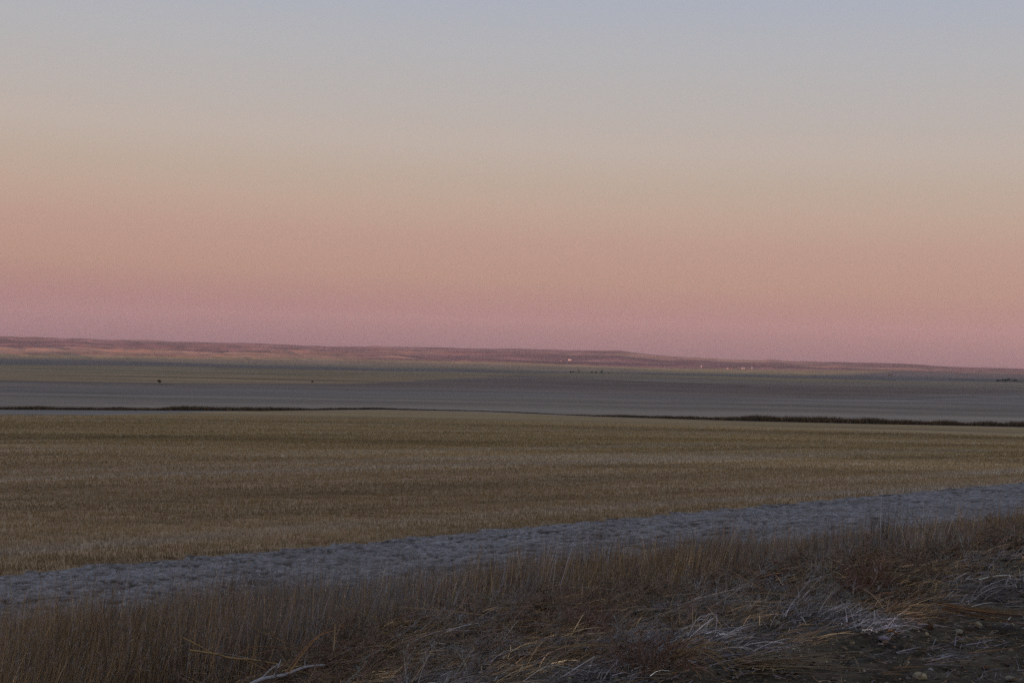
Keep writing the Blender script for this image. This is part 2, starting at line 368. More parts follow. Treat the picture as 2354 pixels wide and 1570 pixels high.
BROWN = np.array((.108, .070, .038)); TAN = np.array((.25, .175, .10)); GREY = np.array((.165, .158, .175)); STRAW = np.array((.33, .24, .14)); RUST = np.array((.105, .066, .040))

# tall verge grass: clumps of blades
acc = Acc()
NCL = 22500
cx, cy, cu, cdist = fan_uv(NCL, 7.9, 24.5, p=.9)
k_ = cu > np.where(Vv(cx, cy) < 5.5, 0, 8.1); cx, cy, cu, cdist = cx[k_], cy[k_], cu[k_], cdist[k_]; NCL = len(cx)
cv = Vv(cx, cy); kind = .42 * np.exp(-((cv - 16.5) / 4) ** 2 - ((cu - 13) / 4.5) ** 2) + .35 * np.exp(-((cv - 7.2) / 3) ** 2 - ((cu - 14.5) / 3) ** 2) - .06 + fbm(cx / 2.6, cy / 4.5, 3) + .25 * rng.normal(size=NCL) * .5
gp = fbm(cx / 1.3 + 20, cy / 1.3, 3); k_ = gp > -.20 + .12 * rng.normal(size=NCL); cx, cy, cu, cdist, kind, gp = [a_[k_] for a_ in (cx, cy, cu, cdist, kind, gp)]; NCL = len(cx)
hs = .70 + .38 * fbm(cx / 2.2 + 9, cy / 2.2, 3) + .35 * gp
hs *= np.interp(cu, [8.0, 9.5, 15, 20, 24.5], [.75, 1.0, 1.0, .90, .62]) * (1 - .32 * sst(12, 22, Vv(cx, cy))) * np.exp(rng.normal(0, .15, NCL))
NB = 26
ci = np.repeat(np.arange(NCL), NB); n = len(ci)
off = rng.normal(0, .07, (n, 2)) * (1 + .6 * rng.random((n, 1)))
bx = cx[ci] + off[:, 0]; by = cy[ci] + off[:, 1]; bz = height(bx, by) - .02
lean = np.stack([off[:, 0] * 1.1 + .06 + .05 * rng.normal(size=n), off[:, 1] * 1.1 + .05 * rng.normal(size=n), np.ones(n)], 1)
L = hs[ci] * rng.uniform(.45, 1.1, n); w = np.clip(.0012 + cdist[ci] * .00020, .003, .008)
bend = np.stack([rng.normal(.04, .07, n), rng.normal(0, .07, n), -np.abs(rng.normal(0, .05, n))], 1)
kk = kind[ci] + .12 * rng.normal(size=n)
c0 = np.where((kk > .20)[:, None], GREY * .75, np.where((kk < -.26)[:, None], TAN * .7, BROWN)); sel = rng.random(n) < .12
c0 = np.where(sel[:, None], TAN, c0)
c0 = vary(c0, n, .25) * np.exp(rng.normal(0, .55, (NCL, 1)))[ci]; fro = np.clip(rng.normal(.16, .2, n), 0, .7)[:, None]
c1 = c0 * (1 - fro) * 1.1 + GREY * 1.05 * fro
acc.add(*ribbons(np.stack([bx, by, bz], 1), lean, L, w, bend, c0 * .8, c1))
# seed plumes near the tips of one blade in six
pi = np.nonzero(rng.random(n) < .16)[0]
dn = lean / np.linalg.norm(lean, axis=1, keepdims=True)
tip = np.stack([bx, by, bz], 1) + dn * L[:, None] + bend * L[:, None]
for rep in range(7):
    m = len(pi); fr = rng.uniform(.70, 1.0, m)[:, None]
    p = np.stack([bx, by, bz], 1)[pi] + dn[pi] * L[pi, None] * fr + bend[pi] * L[pi, None] * fr * fr
    dd = dn[pi] * .9 + rng.normal(0, .45, (m, 3)); 
    cc = vary(np.where(rng.random((m, 1)) < .5, GREY * 1.15, TAN * .8), m)
    acc.add(*ribbons(p, dd, rng.uniform(.02, .06, m), w[pi] * .9, np.zeros((m, 3)), cc, cc, seg=1))
n = 5200; bx, by, bu, bd = fan_uv(n, 8.3, 23, p=.8); bz = height(bx, by) - .02
c0 = vary(np.where((rng.random(n) < .55)[:, None], TAN * 1.3, np.where((rng.random(n) < .5)[:, None], GREY * 1.4, np.array((.24, .15, .07)))), n, .25)
hq = rng.uniform(.55, 1.05, n) * np.interp(bu, [8, 10, 17, 23], [.9, 1.05, .9, .5]) * (1 + .3 * fbm(bx / 2.2 + 9, by / 2.2, 3))
acc.add(*ribbons(np.stack([bx, by, bz], 1), np.stack([rng.normal(.05, .10, n), rng.normal(0, .08, n), np.ones(n)], 1), hq, np.clip(bd * .00035, .004, .010), rng.normal(0, .04, (n, 3)), c0 * .8, c0, seg=3))
obj('verge_grass', acc.mesh('verge_grass'), M_blade, kind='stuff', label='tall dry brown and frost-grey grass on the bank below the road', category='grass')

# fine undergrowth between the clumps
acc = Acc(); n = 100000
bx, by, bu, bd = fan_uv(n, 8.3, 25.8, p=.9); bz = height(bx, by) - .01
k = fbm(bx / 2.6, by / 4.5, 3)
c0 = vary(np.where((k > .15)[:, None], GREY * .6, BROWN * .7), n, .35)  # darkened against the clumps to paint depth between them
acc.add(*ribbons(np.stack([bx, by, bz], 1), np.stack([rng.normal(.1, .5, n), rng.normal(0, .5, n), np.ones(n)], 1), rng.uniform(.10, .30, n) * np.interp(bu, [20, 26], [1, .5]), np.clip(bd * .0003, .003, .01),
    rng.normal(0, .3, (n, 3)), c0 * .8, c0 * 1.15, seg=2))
obj('verge_undergrowth', acc.mesh('verge_undergrowth'), M_blade, kind='stuff', label='low frosted undergrowth between the tall verge grass', category='grass')

# frosted straw lying over the ploughed strip
acc = Acc(); n = 200000
bx, by, bu, bd = fan_uv(n, 24.5, 43.2, -25, 25); bv_ = Vv(bx, by); bU = bu + EXT(bv_) * (bu - 24) / 19; bx = (bv_ - .95 * bU) * RK; by = (.95 * bv_ + bU) * RK; nz = STRN(bu, bv_)
keep = nz + .06 * rng.normal(size=n) + .3 * fbm(bu / 1.6, bv_ / 3.2, 3) > .08; bx, by, bu, bd = bx[keep], by[keep], bu[keep], bd[keep]; n = len(bx)
bz = height(bx, by) + d_strip(bx, by, bu, Vv(bx, by)) - .01; c0 = vary(np.where((rng.random(n) < .16)[:, None], TAN * .6, np.array((.180, .183, .212))), n, .45)
acc.add(*ribbons(np.stack([bx, by, bz], 1), np.stack([rng.normal(0, 1, n), rng.normal(0, .6, n), np.abs(rng.normal(.45, .4, n))], 1), rng.uniform(.04, .13, n), np.clip(bd * .00026, .005, .018),
    rng.normal(0, .1, (n, 3)), c0, c0, seg=1))
obj('frosted_straw', acc.mesh('frosted_straw'), M_frost, kind='stuff', label='frosted straw and clods lying on the ploughed strip', category='straw')

# stubble stalks on the near part of the harvested field, in rows parallel to the road
acc = Acc(); n = 330000
th = np.radians(rng.uniform(-23, 23, n)); d = 43 + 215 * rng.random(n) ** 1.8
bu = d * RK * (np.cos(th) - .95 * np.sin(th)); k_ = bu > 43.2 + EXT(RK * (d * np.sin(th) + .95 * d * np.cos(th))); th, d = th[k_], d[k_]; n = len(d)
bx, by = d * np.sin(th), d * np.cos(th); bu = U(bx, by); bv = Vv(bx, by)
# rows 30 cm apart, combed a little
ru = np.round(bu / .30) * .30 + rng.normal(0, .035, n); bx = (bv - .95 * ru) * RK; by = (.95 * bv + ru) * RK; bz = height(bx, by) - .01
s2 = fbm(ru / 5.0, bv / 160, 3); s3 = fbm(bx / 260, by / 28 + 3, 3); pt = fbm(ru / 2.2, bv / 9, 2)
fr = np.clip(s2 * 1.8 + .6 * s3 + .5 * pt - .05, 0, 1)[:, None] * .6
sb = fbm(bx / 420, np.log(by) * 9, 3); c0 = vary((.246, .178, .100), n, .15); c0 = c0 * np.clip(1 + .5 * s3 + .7 * s2 + .3 * pt + .38 * sb, .45, 1.8)[:, None] * (1 + np.array((0, .04, -.10)) * sst(90, 160, by)[:, None]); c0 = c0 * (1 - fr) + np.array((.235, .23, .25)) * fr
hh = rng.uniform(.12, .26, n) * (1 + .6 * s2 + .3 * pt)
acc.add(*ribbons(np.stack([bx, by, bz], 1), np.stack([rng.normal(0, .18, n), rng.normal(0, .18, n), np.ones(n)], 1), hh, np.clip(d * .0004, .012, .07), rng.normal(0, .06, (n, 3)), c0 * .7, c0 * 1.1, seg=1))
obj('stubble', acc.mesh('stubble'), M_blade, kind='stuff', label='rows of cut tan stubble stalks across the harvested field', category='stubble')

# ------------------------------------------------------------------ uncut grass line across the far side of the field
acc = Acc(); pxs = np.arange(-60, 2420, 6.0); P = np.array([ground_at(p, float(c_hedge(p)) - .5) for p in pxs])
hgt = np.interp(pxs, [-60, 0, 250, 480, 700, 870, 1000, 1300, 1420, 1600, 1800, 2000, 2420], [.55, .6, .65, .8, .65, .4, .2, .18, .4, .75, 1.1, 1.05, 1.0])
n = 52000; t = rng.uniform(0, len(pxs) - 1.001, n); i = t.astype(int); f = (t - i)[:, None]
p = P[i] * (1 - f) + P[i + 1] * f; dirr = p[:, :2] / np.linalg.norm(p[:, :2], axis=1, keepdims=True)
p[:, :2] += dirr * rng.uniform(0, 7, (n, 1)); p[:, 2] = height(p[:, 0], p[:, 1]) - .03
hh = np.interp(t, np.arange(len(pxs)), hgt) * (1 + .9 * fbm(p[:, 0] / 7, p[:, 1] / 40, 4)) * rng.uniform(.4, 1.1, n)
c0 = vary(np.where((rng.random(n) < .22)[:, None], (.11, .08, .05), (.050, .038, .028)), n, .35)
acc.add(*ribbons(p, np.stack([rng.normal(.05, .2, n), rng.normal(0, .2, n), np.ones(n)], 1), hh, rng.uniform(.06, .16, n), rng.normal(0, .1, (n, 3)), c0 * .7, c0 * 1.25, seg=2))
obj('uncut_grass_line', acc.mesh('uncut_grass_line'), M_blade, kind='stuff', label='dark line of uncut grass between the stubble and the frosted field', category='grass')

# ------------------------------------------------------------------ matted dry weeds on the windrow
def twig_template(seed, frost):
    r = np.random.default_rng(seed); B = []; D = []; L = []; W_ = []; Bd = []; C0 = []
    Ls = r.uniform(.35, .6); bend = r.normal(0, .22, 3); bend[2] = abs(bend[2]) * .5; d0 = np.array([1., 0, .12])
    main = lambda t: d0 * Ls * t + bend * Ls * t * t
    B.append([0, 0, 0]); D.append(d0); L.append(Ls); W_.append(.0045); Bd.append(bend); C0.append(0)
    for k in range(15):
        t = r.uniform(.15, 1); p = main(t); dd = d0 + 2 * bend * t + r.normal(0, .75, 3); dd /= np.linalg.norm(dd); l = r.uniform(.05, .17) * (1.2 - .5 * t)
        B.append(p); D.append(dd); L.append(l); W_.append(.0032); bb = r.normal(0, .25, 3); Bd.append(bb); C0.append(1)
        for j in range(5):
            t2 = r.uniform(.2, 1); q_ = p + dd * l * t2 + bb * l * t2 * t2; d2 = dd + r.normal(0, .8, 3)
            B.append(q_); D.append(d2); L.append(r.uniform(.012, .04)); W_.append(.0036); Bd.append(r.normal(0, .2, 3)); C0.append(2)
    return [np.array(a, float) for a in (B, D, L, W_, Bd, C0)]
TW = [twig_template(s, 0) for s in range(10)]
def place_twigs(acc, x, y, z, az, pitch, scale, tone):
    for k, (B, D, L, W_, Bd, lv) in enumerate(TW):
        ii = np.nonzero(np.arange(len(x)) % len(TW) == k)[0]; m = len(ii)
        if not m: continue
        ca, sa = np.cos(az[ii]), np.sin(az[ii]); cp, sp_ = np.cos(pitch[ii]), np.sin(pitch[ii]); ro = rng.uniform(0, 2 * PI, m); cr_, sr_ = np.cos(ro), np.sin(ro)
        R = np.zeros((m, 3, 3))
        # roll about x, pitch about y, yaw about z
        Rx = np.zeros((m, 3, 3)); Rx[:, 0, 0] = 1; Rx[:, 1, 1] = cr_; Rx[:, 1, 2] = -sr_; Rx[:, 2, 1] = sr_; Rx[:, 2, 2] = cr_
        Ry = np.zeros((m, 3, 3)); Ry[:, 1, 1] = 1; Ry[:, 0, 0] = cp; Ry[:, 0, 2] = -sp_; Ry[:, 2, 0] = sp_; Ry[:, 2, 2] = cp
        Rz = np.zeros((m, 3, 3)); Rz[:, 2, 2] = 1; Rz[:, 0, 0] = ca; Rz[:, 0, 1] = -sa; Rz[:, 1, 0] = sa; Rz[:, 1, 1] = ca
        R = Rz @ Ry @ Rx; sc = scale[ii][:, None, None]
        b = np.einsum('mij,kj->mki', R, B) * sc + np.stack([x[ii], y[ii], z[ii]], 1)[:, None]
        d = np.einsum('mij,kj->mki', R, D); bd = np.einsum('mij,kj->mki', R, Bd)
        l = (L[None] * scale[ii][:, None]).ravel(); w = np.broadcast_to(W_[None], (m, len(L))).ravel() * np.repeat(np.clip(np.hypot(x[ii], y[ii]) / 9.5, .8, 2.2), len(L))
        tn = tone[ii][:, None, :] * np.where(lv[None, :, None] == 0, 1.15, 1.0)
        frost = np.where(lv == 2, .45, np.where(lv == 1, .15, 0))[None, :, None] * rng.uniform(.2, 1.3, (m, 1, 1))
        c = (tn * (1 - frost) + np.array((.165, .16, .18)) * frost).reshape(-1, 3)
        c = c * np.exp(rng.normal(0, .2, (len(c), 1)))
        big = np.tile(lv < 2, m)
        b, d, bd = b.reshape(-1, 3), d.reshape(-1, 3), bd.reshape(-1, 3)
        acc.add(*ribbons(b[big], d[big], l[big], w[big], bd[big], c[big], c[big], seg=3))
        acc.add(*ribbons(b[~big], d[~big], l[~big], w[~big], bd[~big], c[~big], c[~big], seg=1))
acc = Acc(); n = 10800
tx, ty, tu, td = fan_uv(n, 5.3, 8.5, -28, 33)
env = np.exp(-((tu - 7.6) / 1.5) ** 2); k = (rng.random(n) < (.12 + env) * sst(3.8, 6.2, Vv(tx, ty))) & (tu > 5.6 + 1.0 * perlin(Vv(tx, ty) / 1.7, tu * 0 + 4)); tx, ty, tu, td = tx[k], ty[k], tu[k], td[k]; n = len(tx)
az = math.radians(38) + rng.normal(0, .55, n) + PI * (rng.random(n) < .2); pt_ = rng.normal(.06, .22, n)
kn = fbm(tx / .9, ty / .9 + 4, 3) + (tu - 6.5) * .18 + .05
tone = np.where((kn > .06)[:, None], np.array((.108, .074, .048)), np.where((kn < -.10)[:, None], np.array((.15, .145, .155)), np.array((.145, .105, .078))))
tone = vary(tone, n, .2)
place_twigs(acc, tx, ty, height(tx, ty) + rng.uniform(-.04, .10, n), az, pt_, rng.uniform(.45, .9, n), tone)
# locks of finer strands combed along the road
NL = 2700; lx, ly, lu, ld = fan_uv(NL, 5.0, 8.4, -28, 33); k_ = rng.random(NL) < sst(3.8, 6.2, Vv(lx, ly)); lx, ly, lu, ld = lx[k_], ly[k_], lu[k_], ld[k_]; NL = len(lx); laz = math.radians(36) + .6 * fbm(lx / 1.2, ly / 1.2 + 2, 2) + rng.normal(0, .28, NL); NS = 42
li = np.repeat(np.arange(NL), NS); n = len(li); tn_ = fbm(lx / .8, ly / .8 + 4, 3) + (lu - 6.4) * .16 + .04
lc = np.where((tn_ > .16)[:, None], RUST * 1.3, np.where((tn_ < -.10)[:, None], GREY * .95, TAN * .85)) * np.exp(rng.normal(0, .5, (NL, 1)))
ox = rng.normal(0, .09, (n, 2)); bx = lx[li] + ox[:, 0]; by = ly[li] + ox[:, 1]; a_ = laz[li] + rng.normal(0, .38, n)
el = np.abs(rng.normal(.25, .25, n)); c0 = vary(lc[li], n, .6) * .85; fq_ = np.clip(rng.normal(.25, .25, n), 0, .8)[:, None]
acc.add(*ribbons(np.stack([bx, by, height(bx, by) + rng.uniform(-.03, .06, n)], 1), np.stack([np.cos(a_), np.sin(a_), el], 1), rng.uniform(.10, .36, n), np.clip(ld[li] * .0004, .003, .008),
    np.stack([rng.normal(0, .12, n), rng.normal(0, .12, n), -rng.uniform(.15, .5, n)], 1), c0 * .75, c0 * (1 - fq_) + GREY * 1.3 * fq_, seg=4))  # strand roots painted darker to deepen the gaps, tips frosted

obj('matted_weeds', acc.mesh('matted_weeds'), M_blade, kind='stuff', label='matted dry weeds with frosted twigs heaped along the road shoulder', category='weeds')

# long straw strands thrown over the heap and the gravel edge
acc = Acc(); n = 1900
tx, ty, tu, td = fan_uv(n, 4.3, 9.6, -26, 33); az = math.radians(40) + rng.normal(0, .7, n) + PI * (rng.random(n) < .5)
c0 = vary(np.where((rng.random(n) < .35)[:, None], STRAW * .55, np.where((rng.random(n) < .5)[:, None], GREY * 1.2, TAN * .8)), n, .25)
acc.add(*ribbons(np.stack([tx, ty, height(tx, ty) + rng.uniform(.0, .12, n) * (tu > 5.6)], 1), np.stack([np.cos(az), np.sin(az), rng.normal(.12, .2, n) * np.clip((tu - 5) / 2, .1, 1)], 1), rng.uniform(.15, .65, n), rng.uniform(.0025, .006, n),
    np.stack([rng.normal(0, .15, n), rng.normal(0, .15, n), -np.abs(rng.normal(0, .12, n)) * np.clip((tu - 5) / 2, 0, 1)], 1), c0, c0, seg=5))
# flat frosted wisps lying on the gravel, gathered in drifts
m = 9000; tx, ty, tu, td = fan_uv(m, 2.0, 6.3, 0, 34); dn_ = fbm(tu / .35 + 3, Vv(tx, ty) / 1.6, 3) ; k = dn_ > .10 ; tx, ty, tu = tx[k], ty[k], tu[k]; m = len(tx)
az = ROT + rng.normal(0, .45, m); c0 = vary(np.where((rng.random(m) < .3)[:, None], TAN * .7, np.array((.155, .155, .195))), m, .25)
acc.add(*ribbons(np.stack([tx, ty, height(tx, ty) + .02 + .02 * rng.random(m)], 1), np.stack([np.cos(az), np.sin(az), rng.normal(.02, .06, m)], 1), rng.uniform(.06, .3, m), rng.uniform(.003, .006, m), rng.normal(0, .12, (m, 3)) * (1, 1, .1), c0, c0, seg=3))
m = 14000; tx, ty, tu, td = fan_uv(m, 2.0, 6.2, -4, 34); az = rng.uniform(0, 2 * PI, m)
c0 = vary(np.where((rng.random(m) < .3)[:, None], (.14, .14, .165), np.where((rng.random(m) < .4)[:, None], (.16, .12, .08), (.05, .04, .03))), m, .4)
acc.add(*ribbons(np.stack([tx, ty, height(tx, ty) + .015 + .02 * rng.random(m)], 1), np.stack([np.cos(az), np.sin(az), rng.normal(.1, .2, m)], 1), rng.uniform(.015, .07, m), rng.uniform(.003, .008, m), rng.normal(0, .15, (m, 3)), c0, c0, seg=1))
obj('loose_straw', acc.mesh('loose_straw'), M_frost, kind='stuff', label='loose frosted straw strands strewn over the weed heap and gravel edge', category='straw')

# gravel
def ico(sub=1):
    import bmesh
    bm = bmesh.new(); bmesh.ops.create_icosphere(bm, subdivisions=sub, radius=1); v = np.array([v.co[:] for v in bm.verts]); f = np.array([[a.index for a in p.verts] for p in bm.faces]); bm.free(); return v, f
iv, jf = ico(1)
m = 24000; tx, ty, tu, td = fan_uv(m, 2.0, 6.1, -4, 34); s = np.minimum(np.exp(rng.normal(-4.95, .55, m)), .017); 
Vs = iv[None] * s[:, None, None] * rng.uniform(.6, 1.2, (m, 1, 3)) * (1 + rng.normal(0, .2, (m, len(iv), 1))) * np.array((1, 1, .6))
Vs = Vs + np.stack([tx, ty, height(tx, ty) + s * .3], 1)[:, None]
cc = vary(np.where((rng.random(m) < .07)[:, None], (.16, .145, .12), (.062, .053, .046)), m, .4)
me = make_mesh('gravel', Vs.reshape(-1, 3), tris=(jf[None] + (np.arange(m) * len(iv))[:, None, None]).reshape(-1, 3), col=np.repeat(cc, len(iv), 0))
obj('gravel', me, M_road if False else M_blade, kind='stuff', label='small dark gravel on the road shoulder', category='gravel')

# ------------------------------------------------------------------ single stones lying on the gravel
M_stone = mat('stone', noise=[((30, 30, 30), .7, 1.25, 4, 0)], bump=(40, .5, .01))
iv3, if3 = ico(3)
STONES = [  # photo x, y, width px, height ratio, colour, label
 (2115, 1561, 34, .60, (.30, .27, .20), 'large pale tan stone at the bottom edge of the gravel, biggest of the loose stones'),
 (2139, 1546, 16, .75, (.24, .26, .28), 'pale grey stone just above the biggest tan stone'),
 (1959, 1482, 14, .80, (.20, .18, .13), 'round tan stone alone on dark gravel left of the lavender stone'),
 (2033, 1473, 32, .35, (.21, .19, .25), 'long flat lavender-grey frosted stone below the weed heap'),
 (2034, 1481, 20, .45, (.15, .11, .09), 'brown stone tucked just below the flat lavender stone'),
 (2131, 1462, 10, .85, (.30, .28, .20), 'small cream stone under the round brown stone'),
 (2137, 1445, 17, .85, (.085, .05, .032), 'round rusty brown stone at the foot of the weed heap'),
 (2205, 1456, 18, .60, (.26, .25, .21), 'pale stone right of the small cream stone'),
 (2248, 1440, 17, .75, (.29, .26, .21), 'pale angular stone under the orange straw bundle'),
 (2311, 1440, 18, .60, (.16, .17, .20), 'blue-grey stone near the right edge under the straw bundle'),
 (2323, 1501, 15, .65, (.20, .17, .14), 'tan stone near the right edge in the middle of the gravel'),
 (2324, 1565, 26, .30, (.26, .25, .20), 'flat pale stone in the bottom right corner'),
 (2264, 1538, 15, .60, (.15, .09, .065), 'reddish stone near the bottom right of the gravel'),
 (1944, 1496, 9, .70, (.20, .18, .13), 'tiny tan stone below the lone round tan stone'),
]
for (px, py, wpx, hr_, c, lab) in STONES:
    p = ground_at(px, py); d = p.length; s = wpx / F * d / 2 * .85
    r = np.random.default_rng(int(px)); v = iv3.copy(); nrm = fbm(v[:, 0] * .9 + px, v[:, 1] * .9 + v[:, 2] * .7, 3); v = np.sign(v) * np.abs(v) ** .8; v = v * (1 + .6 * nrm)[:, None] + r.normal(0, .012, v.shape)
    v[:, 2] *= max(hr_ * 1.1, .45); v[:, 1] *= r.uniform(.7, 1.0); v *= s
    me = make_mesh('stone', v, tris=if3, col=np.tile(c, (len(v), 1)) * .62, smooth=True)
    o = obj('stone', me, M_stone, label=lab, category='stone', group='loose stones on the gravel'); o.location = (p.x, p.y, p.z + s * .08 + .012); o.rotation_euler = (0, 0, r.uniform(-.5, .5))
# dead leaf
p = ground_at(2052, 1464); nn_ = 14; tt = np.linspace(0, 1, nn_); wv = np.sin(PI * tt ** .8) * .017; L_ = .075
V = []; 
for t_, w_ in zip(tt, wv):
    for s_ in (-1, -.5, 0, .5, 1): V.append((L_ * (t_ - .5), s_ * w_, .006 + abs(s_) * .009 + .008 * math.sin(t_ * 5)))
qd = [(a * 5 + b, a * 5 + b + 1, (a + 1) * 5 + b + 1, (a + 1) * 5 + b) for a in range(nn_ - 1) for b in range(4)]
leaf = obj('dead_leaf', make_mesh('dead_leaf', np.array(V), quads=np.array(qd), col=np.tile((.22, .10, .035), (len(V), 1)), smooth=True), M_blade, label='curled orange-brown dead leaf just above the flat lavender stone', category='leaf')
leaf.location = (p.x, p.y, p.z + .02)
sm = leaf.modifiers.new('thick', 'SOLIDIFY'); sm.thickness = .0012

# ------------------------------------------------------------------ tubes: branches and stalks
def tube_data(pts, r0, r1, k=7):
    pts = np.array(pts, float); n = len(pts); tn = np.gradient(pts, axis=0); tn /= np.linalg.norm(tn, axis=1, keepdims=True)
    V = []; 
    for i in range(n):
        a = np.cross(tn[i], (0.1, .2, 1)); a /= np.linalg.norm(a); b = np.cross(tn[i], a); r = r0 + (r1 - r0) * i / (n - 1); r *= 1 + .08 * math.sin(i * 2.3)
        for j in range(k): t = 2 * PI * j / k; V.append(pts[i] + r * (math.cos(t) * a + math.sin(t) * b))
    q = [(i * k + j, i * k + (j + 1) % k, (i + 1) * k + (j + 1) % k, (i + 1) * k + j) for i in range(n - 1) for j in range(k)]
    return np.array(V), np.array(q)
def spline(ctrl, n=18):
    c = [np.array(p, float) for p in ctrl]; c = [2 * c[0] - c[1]] + c + [2 * c[-1] - c[-2]]; o = []
    S = len(c) - 3
    for i in range(S):
        for t in np.linspace(0, 1, n // S + 2, endpoint=(i == S - 1)):
            p0, p1, p2, p3 = c[i:i + 4]; o.append(.5 * ((2 * p1) + (-p0 + p2) * t + (2 * p0 - 5 * p1 + 4 * p2 - p3) * t * t + (-p0 + 3 * p1 - 3 * p2 + p3) * t ** 3))
    return o
def at(px, py, dist): d = px_dir(px, py); return np.array((d.x * dist / d.y, dist, CAMZ + d.z * dist / d.y))
def stems(name, items, parent=None, m=None, **props):
    """several thin tubes of one plant or branch in one mesh; items: (points, r0, r1, colour)"""
    Vs = []; Qs = []; Cs = []; n = 0
    for pts, r0, r1, c in items:
        V, q_ = tube_data(spline(pts), r0, r1, 5 if r0 < .004 else 8); Vs.append(V); Qs.append(q_ + n); n += len(V); Cs.append(np.tile(c, (len(V), 1)))
    return obj(name, make_mesh(name, np.concatenate(Vs), quads=np.concatenate(Qs), col=np.concatenate(Cs), smooth=True), m or M_bark, parent, **props)
M_bark = mat('bark', rough=.85, noise=[((40, 40, 40), .75, 1.2, 4, 0)])
def thing(name, loc, **props):
    o = bpy.data.objects.new(name, None); COL.objects.link(o); o.location = loc; o.empty_display_size = .1
    for k, v in props.items(): o[k] = v
    return o
g0 = ground_at(640, 1556); D0 = g0.y
br = thing('fallen_branch', (0, 0, 0), label='bare grey branch with yellow and brown twigs lying on the weeds at the bottom left', category='branch')
gy = (.21, .215, .25); yl = (.19, .14, .075); bn = (.12, .07, .045)
A = lambda px, py, dd=0: at(px, py, D0 + dd - .8)
stems('main_limb', [([A(560, 1582, -.15), A(600, 1561, -.05), A(655, 1550, .05), A(700, 1533, .12), A(745, 1528, .3)], .0135, .006, gy)], br)
stems('side_twig', [([A(598, 1562), A(620, 1540, .05), A(640, 1525, .1)], .005, .003, gy), ([A(628, 1556), A(640, 1530, 0), A(646, 1515, .05)], .0045, .0025, gy), ([A(634, 1553, 0), A(636, 1537, -.05), A(650, 1528, -.1)], .0045, .0025, gy),
     ([A(585, 1566), A(640, 1540, .1), A(668, 1515, .3)], .004, .002, bn)], br)
stems('yellow_twig', [([A(435, 1494, -.1), A(497, 1503, 0), A(530, 1512, .05), A(575, 1515, .1), A(640, 1526, .2)], .0065, .004, yl)], br)
stems('yellow_twig', [([A(421, 1465, 0), A(455, 1482, 0), A(495, 1503, .05), A(560, 1516, .1), A(610, 1538, .15)], .0040, .003, yl)], br)
stems('brown_twig', [([A(655, 1548, .05), A(690, 1502, .2), A(720, 1470, .35), A(765, 1443, .5), A(812, 1436, .6)], .006, .0025, bn),
     ([A(664, 1548, .05), A(700, 1496, .25), A(735, 1461, .4), A(770, 1448, .5)], .005, .002, (.22, .13, .06)),
     ([A(770, 1440, .5), A(769, 1466, .5), A(767, 1496, .5)], .004, .003, (.27, .21, .14)),
     ([A(575, 1512, .1), A(620, 1494, .15), A(675, 1490, .2)], .0035, .002, bn), ([A(500, 1505, 0), A(525, 1490, .05), A(548, 1482, .1)], .003, .0015, bn),
     ([A(548, 1504, .1), A(575, 1488, .2), A(600, 1486, .2), A(650, 1488, .3), A(700, 1492, .4)], .0035, .002, bn)], br)

# orange straw bundle at the right
g1 = ground_at(2270, 1428); items = []
for i in range(16):
    a = rng.uniform(-1, 1); b = rng.uniform(-1, 1)
    p0 = at(2150 + 30 * rng.random(), 1392 + 9 * a, g1.y - .25 + .2 * b); p1 = at(2250, 1409 + 14 * a, g1.y - .35 + .2 * b); p2 = at(2350 + rng.uniform(-40, 30), 1421 + 20 * a, g1.y - .45 + .15 * b)
    items.append(([p0, p1, p2], .0028, .0014, vary((.12, .075, .045), 1, .45)[0]))
stems('straw_bundle', items, label='bundle of orange-brown straw stalks lying at the right edge above the gravel', category='straw bundle')

# arching straw tuft bottom centre
def tuft(name, px, py, nst, L, spread, c, lab, cat, lean=(0, 0, 1), grp=None, r=.0028, droop=.5, lift=.1, cage=None):
    g = ground_at(px, py); items = []
    for i in range(nst):
        d = np.array(lean, float) + rng.normal(0, spread, 3); d /= np.linalg.norm(d); l = L * rng.uniform(.5, 1.1)
        b = np.array((g.x, g.y, g.z + lift)) + rng.normal(0, .02, 3)
        pts = [b, b + d * l * .35, b + d * l * .7 + np.array((0, 0, -droop * l * .12)), b + d * l + np.array((rng.normal(0, .05) * l, 0, -droop * l * .45))]
        items.append((pts, r, r * .4, vary(c, 1, .22)[0]))
    pr = dict(label=lab, category=cat)
    if grp: pr['group'] = grp
    return stems(name, items, **pr)
tuft('straw_tuft', 1545, 1552, 36, .40, .26, (.20, .145, .09), 'tuft of long arching straw blades at the bottom edge right of centre', 'straw tuft', lean=(.9, .2, .35), droop=.9)
tuft('straw_tuft', 1690, 1535, 44, .8, .17, (.15, .12, .09), 'flattened straw tuft combed to the right along the bottom of the gravel', 'straw tuft', lean=(1, .05, .02), droop=.05, lift=.03)
# rusty weed clumps
def weed(px, py, n, R, tone, lab):
    g = ground_at(px, py); a = Acc(); az = rng.uniform(0, 2 * PI, n); pt = rng.uniform(.2, 1.4, n)
    r = rng.random(n) * R * .5; x = g.x + r * np.cos(az); y = g.y + r * np.sin(az)
    place_twigs(a, x, y, height(x, y) + rng.uniform(0, .15, n) * R * 2, az, pt, np.full(n, R * 1.5) * rng.uniform(.6, 1.1, n), vary(np.array(tone), n, .2))
    obj('weed_clump', a.mesh('weed_clump'), M_blade, label=lab, category='weed', group='rusty weed clumps in the windrow')
weed(1990, 1372, 60, .30, (.11, .058, .038), 'small rusty red weed clump in the heap above the lavender stone')
weed(1480, 1558, 80, .32, (.10, .06, .042), 'dark rusty weed clump at the bottom edge left of the arching straw tuft')
weed(1345, 1470, 60, .26, (.13, .08, .06), 'bushy brown weed clump in front of the verge grass right of centre')

